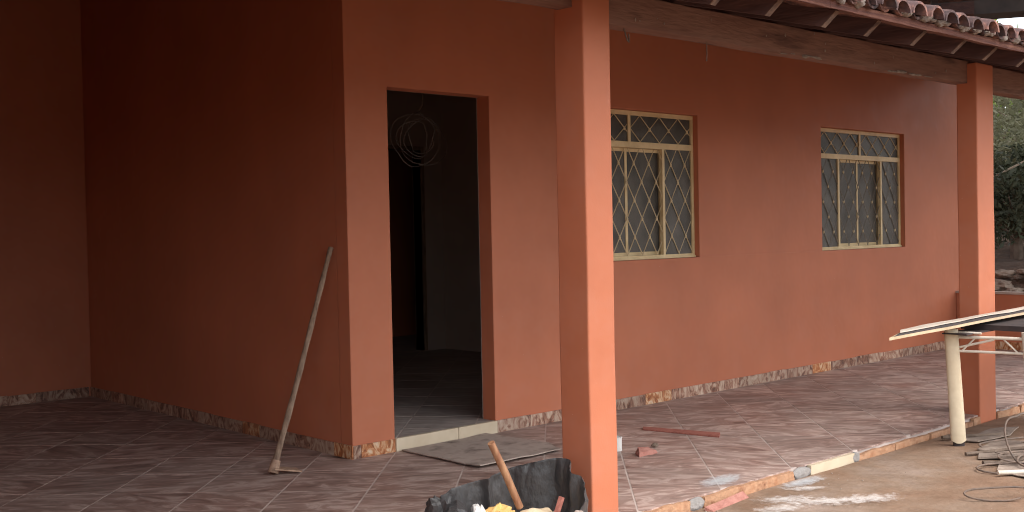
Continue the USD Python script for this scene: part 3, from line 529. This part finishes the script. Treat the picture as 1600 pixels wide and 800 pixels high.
def films(name, spots, z, m, **kw):
    V, Fc, UV = [], [], []
    for (cx_, cy_, rx, ry, az) in spots:
        n = 40; o = len(V); V.append((cx_, cy_, z)); UV.append((0, 0))
        for ring in (0.5, 1.0):
            for k in range(n):
                t = 2 * math.pi * k / n; a, b = rx * ring * math.cos(t), ry * ring * math.sin(t); V.append((cx_ + a * math.cos(az) - b * math.sin(az), cy_ + a * math.sin(az) + b * math.cos(az), z)); UV.append((ring, 0))
        for k in range(n):
            q = (k + 1) % n; Fc += [[o, o + 1 + k, o + 1 + q], [o + 1 + k, o + 1 + n + k, o + 1 + n + q], [o + 1 + k, o + 1 + n + q, o + 1 + q]]
        z += 0.0007
    return obj(name, (np.array(V), np.array(Fc)), m, uv=np.array(UV), kind='stuff', **kw)
films('paint_splash', [(1.02, -2.23, 0.26, 0.12, -0.5), (1.12, -2.40, 0.34, 0.14, -0.7), (1.28, -2.19, 0.20, 0.08, -0.5), (1.30, -2.52, 0.30, 0.14, -0.6), (0.85, -2.32, 0.24, 0.12, -0.4)], G + 0.016, 'paint_film', label='spilled white paint on the earth beside the porch edge', cat='paint spill')
films('cement_spill', [(1.40, -2.09, 0.22, 0.07, 0.0), (0.95, -1.87, 0.22, 0.10, 0.1), (1.75, -2.07, 0.30, 0.05, 0.0)][:1], G + 0.014, 'cement_film', label='smear of grey cement on the earth below the cream edge tile', cat='cement spill')
films('cement_smear', [(0.98, -1.88, 0.20, 0.09, 0.1)], 0.0035, 'cement_film', label='grey cement smear on the porch tiles near the edge', cat='cement spill')
tr = trimesh.convex.convex_hull(np.array([[0.60, -2.06, G], [0.95, -2.03, G], [0.96, -2.06, G], [0.62, -2.10, G], [0.60, -2.06, G + 0.02], [0.95, -2.03, G + 0.03]]) + [0, 0, 0.004])
obj('brick_sliver', rough(tr, 0.004, 15, 2, 0.04), 'pink_brick', label='thin pink brick sliver on the earth against the porch edge', cat='brick')

# ------------------------------------------------------------------ broken table
tb = thing('table', 'broken table with cream legs, white tubular frame and peeling tilted top', 'table')
def oval(a, b, rx, ry, n=20):
    a, b = np.array(a, float), np.array(b, float); V = []
    ax, ay = np.array([RT[0], RT[1], 0]) * rx, np.array([DP[0], DP[1], 0]) * ry
    for s in np.linspace(0, 1, 12):
        c = a + (b - a) * s; k = 1.0 - 0.10 * s
        for j in range(n): t = 2 * math.pi * j / n; V.append(c + ax * k * math.cos(t) + ay * math.sin(t) * k)
    Fq = [[i * n + j, i * n + (j + 1) % n, (i + 1) * n + (j + 1) % n, (i + 1) * n + j] for i in range(11) for j in range(n)]
    V += [a, b]; tri = [[12 * n, (j + 1) % n, j] for j in range(n)] + [[12 * n + 1, 11 * n + j, 11 * n + (j + 1) % n] for j in range(n)]
    v, f, _ = meshkit.arrays((V, Fq)); return trimesh.Trimesh(v, np.vstack([f, tri]), process=False)
def table_leg(a, b, lab=None):
    lg = oval(a, b, 0.046, 0.026); mf = manifold3d.Manifold(manifold3d.Mesh(np.asarray(lg.vertices, np.float32), np.asarray(lg.faces, np.uint32)))
    cut = manifold3d.Manifold.cylinder(0.3, 0.030, 0.030, 18, True).rotate((90, 0, 42.7)).translate((a[0] + RT[0] * 0.004, a[1] + RT[1] * 0.004, a[2] + 0.010))
    body = mf - cut if not mf.is_empty() else None
    p = obj('leg', body if body is not None else lg, 'leg_paint', tb, smooth=40, label=lab)
    obj('foot_insert', oval((a[0], a[1], a[2] + 0.001), (a[0], a[1], a[2] + 0.05), 0.036, 0.018), 'board_dark', p)
table_leg((2.852, -2.243, G + 0.006), (2.765, -2.243, 0.662), 'cream oval leg with a broken notched foot')
obj('leg', tube([(2.85, -2.64, 0.655), (2.86, -2.66, 0.30), (2.90, -2.70, G + 0.006)], 0.019, 10), 'bar_paint', tb, smooth=45)
table_leg((4.12, -2.31, G + 0.006), (4.10, -2.30, 0.64)); obj('leg', tube([(4.12, -2.74, 0.64), (4.14, -2.74, G + 0.006)], 0.019, 10), 'bar_paint', tb, smooth=45)
fb = 'frame_bar'; xa = 2.80
for a, b, r in (((2.80, -2.26, 0.640), (2.82, -2.40, 0.640), 0.007), ((2.81, -2.26, 0.612), (2.85, -2.64, 0.618), 0.010), ((2.81, -2.26, 0.528), (2.85, -2.65, 0.533), 0.008), ((2.815, -2.27, 0.550), (2.83, -2.47, 0.606), 0.007),
                ((2.815, -2.29, 0.534), (2.82, -2.36, 0.606), 0.005), ((2.84, -2.52, 0.612), (2.845, -2.60, 0.536), 0.005)): obj(fb, bar(a, b, r), 'bar_paint', tb, smooth=45)
for a, b, r in (((2.80, -2.27, 0.628), (4.1, -2.31, 0.622), 0.009), ((2.86, -2.64, 0.612), (4.1, -2.72, 0.615), 0.009)): obj(fb, bar(a, b, r), 'bar_paint', tb, smooth=45)
obj('under_top', cat([bx(3.03, 4.3, -2.82, -2.18, 0.640, 0.672), ]), 'board_dark', tb, label='dark board under the peeling sheet')
obj('under_rail', bx(2.72, 4.25, -2.36, -2.21, 0.633, 0.640), 'board_dark', tb)
def sheet(c4, th, amp, seed, mn, nm, lab):
    c4 = np.array(c4, float); n1, n2 = 36, 10; V = []
    for i in range(n1):
        for j in range(n2):
            s, t = i / (n1 - 1), j / (n2 - 1); p_ = (1 - s) * ((1 - t) * c4[0] + t * c4[1]) + s * ((1 - t) * c4[3] + t * c4[2]); V.append(p_ + [0, 0, amp * (float(meshkit.fbm(np.array([s * 6, t * 2, seed]), 3, seed)) - 0.5)])
    V = np.array(V); I = np.arange(n1 * n2).reshape(n1, n2); Fq = np.stack([I[:-1, :-1], I[1:, :-1], I[1:, 1:], I[:-1, 1:]], -1).reshape(-1, 4); k = len(V)
    ring = list(I[:, 0]) + list(I[-1, 1:]) + list(I[-2::-1, -1]) + list(I[0, -2:0:-1]); side = [[ring[i], ring[(i + 1) % len(ring)], ring[(i + 1) % len(ring)] + k, ring[i] + k] for i in range(len(ring))]
    return obj(nm, (np.vstack([V, V - [0, 0, th]]), np.vstack([Fq, Fq[:, ::-1] + k, np.array(side)])), mn, tb, label=lab)
sheet([(1.835, -2.35, 0.690), (2.20, -2.21, 0.680), (4.35, -2.21, 0.714), (4.05, -2.35, 0.722)], 0.015, 0.004, 3, 'laminate_edge', 'lower_sheet', 'lower cream sheet of the split top')
sheet([(1.97, -2.34, 0.711), (2.24, -2.20, 0.697), (4.35, -2.20, 0.734), (4.05, -2.345, 0.746)], 0.004, 0.010, 6, 'laminate', 'upper_sheet', 'pale upper sheet peeling off the table')
obj('core_layer', trimesh.convex.convex_hull(np.array([[1.88, -2.343, 0.688], [2.22, -2.215, 0.678], [4.2, -2.215, 0.712], [4.0, -2.343, 0.720], [1.98, -2.335, 0.705], [2.26, -2.215, 0.690], [4.2, -2.215, 0.727], [4.0, -2.338, 0.738]])), 'board_dark', tb)

# ------------------------------------------------------------------ debris on the yard
def scrap(pts, th, z, amp, seed, label, m='paper', c='scrap'):
    mm = prism(Polygon(pts), th, z); v, f = trimesh.remesh.subdivide_to_size(mm.vertices, mm.faces, 0.05); v = v.copy(); v[:, 2] += amp * meshkit.fbm(np.c_[v[:, :2] * 6, 0 * v[:, 0] + seed], 3, seed); obj('paper_scrap' if m == 'paper' else 'wood_scrap', trimesh.Trimesh(v, f), m, label=label, cat=c, smooth=40)
scrap([(2.95, -2.20), (3.42, -2.18), (3.62, -2.28), (3.30, -2.36), (2.98, -2.30)], 0.006, G + 0.014, 0.014, 1, 'curled pale paper scrap near the foot of the far column')
scrap([(2.75, -2.40), (3.1, -2.36), (3.16, -2.52), (2.90, -2.62), (2.72, -2.56)], 0.006, G + 0.014, 0.012, 2, 'torn tan cardboard scrap behind the wire loops')
scrap([(2.28, -2.72), (2.62, -2.60), (2.95, -2.84), (2.40, -3.05), (2.22, -2.92)], 0.004, G + 0.012, 0.018, 3, 'flattened greyish sheet beneath the wire loops')
scrap([(2.50, -2.52), (2.62, -2.47), (2.80, -2.66), (2.66, -2.70)], 0.012, G + 0.014, 0.02, 4, 'narrow tan scrap left of the wire loops')
obj('batten_piece', bar((2.93, -2.10, G + 0.03), (3.30, -2.34, G + 0.03), 0.013, 5), 'bark', label='thin dark stick on the earth behind the cream table leg', cat='stick')
obj('batten_piece', bar((2.56, -2.42, G + 0.028), (2.95, -2.62, G + 0.035), 0.012, 5), 'bark', label='dark bent stick left of the wire loops, farther of two', cat='stick')
obj('batten_piece', tube([(2.38, -2.60, G + 0.03), (2.50, -2.68, G + 0.022), (2.66, -2.74, G + 0.04)], 0.013, 6), 'bark', label='short dark stick touching the wire loops, nearer of two', cat='stick')
obj('white_tube', bar((2.20, -2.76, G + 0.030), (2.55, -3.05, G + 0.032), 0.012, 12), 'bar_paint', smooth=45, label='white tube lying in front of the wire loops', cat='tube')
wl = thing('wire_tangle', 'tangle of rusty wire loops on the earth under the table', 'wire')
def loop(cx_, cy_, rx, rz_, tilt, az, z, seed, f=1.0):
    P = []
    for k in range(int(30 * f) + 1):
        t = 2 * math.pi * k / 30 + seed; r = 1 + 0.16 * math.sin(2 * t + seed) + 0.08 * math.sin(3 * t)
        a, b = rx * r * math.cos(t), rz_ * r * math.sin(t); P.append((cx_ + a * math.cos(az) - b * math.cos(tilt) * math.sin(az), cy_ + a * math.sin(az) + b * math.cos(tilt) * math.cos(az), z + b * math.sin(tilt)))
    P = np.array(P); P[:, 2] = np.maximum(P[:, 2], G + 0.016); return P
for i, a in enumerate([(2.60, -2.72, 0.08, 0.16, 1.2, -0.7, G + 0.15, 1), (2.45, -2.86, 0.26, 0.14, 0.1, -0.75, G + 0.02, 2), (2.62, -2.83, 0.22, 0.10, 0.25, -0.6, G + 0.05, 3), (2.72, -2.66, 0.25, 0.05, 0.6, -0.9, G + 0.07, 4, 0.6), (2.66, -2.90, 0.30, 0.16, 0.2, -0.2, G + 0.03, 5, 0.8), (3.0, -2.55, 0.30, 0.05, 0.3, -0.5, G + 0.05, 6, 0.6)]):
    obj('loop', tube(loop(*a), 0.0055, 6), 'wire_dark', wl, smooth=60)
obj('wire_piece', tube(loop(1.72, -2.98, 0.16, 0.05, 0.5, -0.85, G + 0.04, 0.4, 0.8), 0.005, 6), 'wire_dark', smooth=60, label='single bent wire on the bare earth nearest the camera', cat='wire')
peb = [lump((RNG.uniform(0.2, 4.5), RNG.uniform(-3.6, -2.06), G + 0.006), RNG.uniform(0.002, 0.006), i, 1, 0.5) for i in range(150)]
obj('pebbles', cat(peb), 'stone', kind='stuff', label='small pebbles and crumbs scattered over the earth', cat='pebbles')

# ------------------------------------------------------------------ low wall at the end of the porch
lw = thing('low_wall', 'low terracotta wall with pale cap closing the far end of the porch', 'low wall')
obj('body', bx(7.57, 7.70, -3.2, -0.002, -0.4, 0.560), 'terracotta', lw); obj('cap', rough(bx(7.56, 7.71, -3.2, -0.002, 0.5605, 0.582), 0.003, 6, 1, 0.08), 'wall_cap', lw)
s = -3.2
while s < -0.05:
    e = min(s + 0.43, -0.004); b_ = bx(7.561, 7.5699, s + 0.0015, e - 0.0015, 0.001, 0.08); f = np.asarray(b_.faces); V2 = b_.vertices[f.ravel()]; o = RNG.uniform(0, 50)
    obj('skirting_tile', (V2, np.arange(len(V2)).reshape(-1, 3)), 'skirting_rust', lw, uv=np.c_[V2[:, 1] + o, V2[:, 2] + o]); s = e

# ------------------------------------------------------------------ earth bank, stones, shrubs beyond
nx, ny = 70, 90; X, Y = np.meshgrid(np.linspace(7.9, 22, nx), np.linspace(-9, 12, ny), indexing='ij')
Z = G - 0.05 + np.clip((X - 8.0) / 1.8, 0, 1) ** 0.8 * 0.95 + np.clip((X - 10) / 8, 0, 1) * 1.0 + 0.35 * (meshkit.fbm(np.stack([X * 0.9, Y * 0.9, 0 * X], -1), 5, 4) - 0.5) * np.clip((X - 7.9) / 0.6, 0, 1)
I = np.arange(nx * ny).reshape(nx, ny)
obj('earth_bank', (np.stack([X, Y, Z], -1).reshape(-1, 3), np.stack([I[:-1, :-1], I[1:, :-1], I[1:, 1:], I[:-1, 1:]], -1).reshape(-1, 4)), 'bank_earth', kind='structure', smooth=True, label='rough brown earth bank beyond the low wall')
st = thing('stone_heap', 'heap of pale stones and broken slabs on the bank behind the low wall', 'stones')
for i in range(46):
    y = RNG.uniform(-1.6, 0.25); xx_ = RNG.uniform(8.4, 9.4); z_ = G + min(1, (xx_ - 8.0) / 1.8) ** 0.8 * 0.95 + 0.02; r = RNG.uniform(0.05, 0.15)
    obj('stone', lump((xx_, y, z_), r, i, 2, 0.6, (1.2, RNG.uniform(0.8, 1.5), RNG.uniform(0.35, 0.6))), 'stone', st)
def shrub(name, label, c, cz, x, y, z, rx, rz_, hgt, nleaf, ls, lm, seed, group=None):
    t = thing(name, label, c, group, loc=(x, y, z)); rg = np.random.RandomState(seed)
    tr_ = [tube([(0, 0, -0.3), (0.04, 0.02, hgt * 0.3), (0.10 * math.sin(seed), 0.1, hgt * 0.75)], [0.09, 0.07, 0.02], 8)]
    cl = []
    for k in range(26):
        a = rg.uniform(0, 2 * math.pi); rr = rx * math.sqrt(rg.uniform(0.05, 1)); zz_ = cz + rz_ * rg.uniform(-1, 1) * math.sqrt(max(0.05, 1 - (rr / rx) ** 2 * 0.8)); cl.append((rr * math.cos(a), rr * math.sin(a), zz_, rg.uniform(0.22, 0.42) * rx))
        tr_.append(tube([(0.02, 0.02, hgt * rg.uniform(0.1, 0.45)), (rr * math.cos(a) * 0.5, rr * math.sin(a) * 0.5, zz_ * 0.75), (rr * math.cos(a), rr * math.sin(a), zz_)], [0.03, 0.018, 0.006], 5))
    obj('trunk', cat(tr_), 'bark', t)
    per = nleaf // len(cl); V = []
    for (cx_, cy_, cz_, r) in cl:
        u = rg.normal(size=(per, 3)); u /= np.linalg.norm(u, axis=1)[:, None]; p_ = np.array([cx_, cy_, cz_]) + u * (r * rg.uniform(0.3, 1.05, (per, 1)) ** 0.6) * [1, 1, 0.85]
        a = rg.normal(size=(per, 3)); a /= np.linalg.norm(a, axis=1)[:, None]; b = np.cross(a, rg.normal(size=(per, 3))); b /= np.linalg.norm(b, axis=1)[:, None]; s_ = ls * rg.uniform(0.6, 1.4, (per, 1))
        V.append(np.stack([p_ - a * s_, p_ - b * s_ * 0.42, p_ + a * s_, p_ + b * s_ * 0.42], 1))
    V = np.concatenate(V).reshape(-1, 3); V = V[:]; Fq = np.arange(len(V)).reshape(-1, 4); obj('crown', (V, Fq), lm, t, kind=None)
    return t
shrub('shrub', 'dark dense shrub just beyond the far porch column', 'shrub', 1.05, 10.4, 0.55, 0.8, 1.25, 0.95, 2.0, 14000, 0.042, 'leaf_dark', 3)
shrub('shrub', 'olive coloured bush rising above the bank at the right edge', 'shrub', 1.35, 11.6, -0.1, 0.9, 1.5, 1.25, 2.4, 12000, 0.048, 'leaf_olive', 5)
shrub('tree', 'taller bright leaved tree whose top shows under the shed roof', 'tree', 1.9, 16.2, 3.2, 1.4, 2.2, 1.6, 3.0, 8000, 0.07, 'leaf_bright', 7)
shrub('tree', 'grey green tree behind the shrubs, its top lit yellowish', 'tree', 1.75, 14.0, 2.6, 1.2, 2.0, 1.3, 2.8, 9000, 0.055, 'leaf_olive', 9)
shrub('tree', 'leafy tree farther right behind the bank', 'tree', 1.9, 16.5, 0.4, 1.4, 2.1, 1.5, 3.0, 5000, 0.07, 'leaf_bright', 12)
db = thing('dead_branch', 'bare pale branch slanting across the dark shrub', 'branch')
obj('stem', tube([(9.2, 0.60, 1.72), (9.35, 0.35, 1.83), (9.5, 0.05, 2.0), (9.7, -0.3, 2.15), (9.9, -0.8, 2.3)], [0.008, 0.012, 0.014, 0.018, 0.02], 6), 'dead_twig', db); obj('twig', tube([(9.5, 0.05, 2.0), (9.52, 0.0, 2.25), (9.5, -0.02, 2.55)], [0.012, 0.010, 0.006], 6), 'dead_twig', db)

# ------------------------------------------------------------------ open shed roof next door
sd = thing('open_shed', 'dark underside of an open shed roof beyond the porch eave', 'shed')
C = np.array([9.05, 0.24]); ax = np.array([0.50, -0.866]); aw = np.array([-0.866, -0.50])          # along the eave; towards the porch (uphill)
def sp_(u, w, h): return np.array([*(C + ax * u + aw * w), 3.755 + 0.22 * w + h])
def sbox(u0, u1, w0, w1, h0, h1): return trimesh.convex.convex_hull(np.array([sp_(u, w, h) for u in (u0, u1) for w in (w0, w1) for h in (h0, h1)]))
obj('eave_beam', sbox(-3.5, 4.0, -0.12, 0.06, -0.10, 0.06), 'far_wood', sd)
for k, u in enumerate(np.arange(-3.4, 4.0, 0.55)): obj('rafter', sbox(u, u + 0.07, -0.1, 3.9, 0.065, 0.16), 'far_wood', sd)
for k, w in enumerate(np.arange(0.15, 3.9, 0.38)): obj('batten', sbox(-3.5, 4.0, w, w + 0.05, 0.165, 0.19), 'rafter_wood', sd)
obj('roof_sheet', sbox(-3.55, 4.05, -0.3, 4.0, 0.195, 0.24), 'roof_tile', sd)
obj('beam_end', trimesh.convex.convex_hull(np.array([sp_(u, w, h) for u in (-0.55, -0.2) for w in (0.0, 0.14) for h in (-0.12, 0.02)])), 'rafter_wood', sd)
kn = trimesh.creation.icosphere(2, 0.05); kn.apply_translation(sp_(0.38, 0.0, -0.11)); obj('peg', kn, 'far_wood', sd)
for u, w in ((3.9, 0.0), (3.9, 3.7), (-3.4, 3.7), (-3.4, 0.0)):
    t_ = sp_(u, w, 0.06); obj('post', bar((t_[0], t_[1], -0.2), t_, 0.07, 10), 'bark', sd)
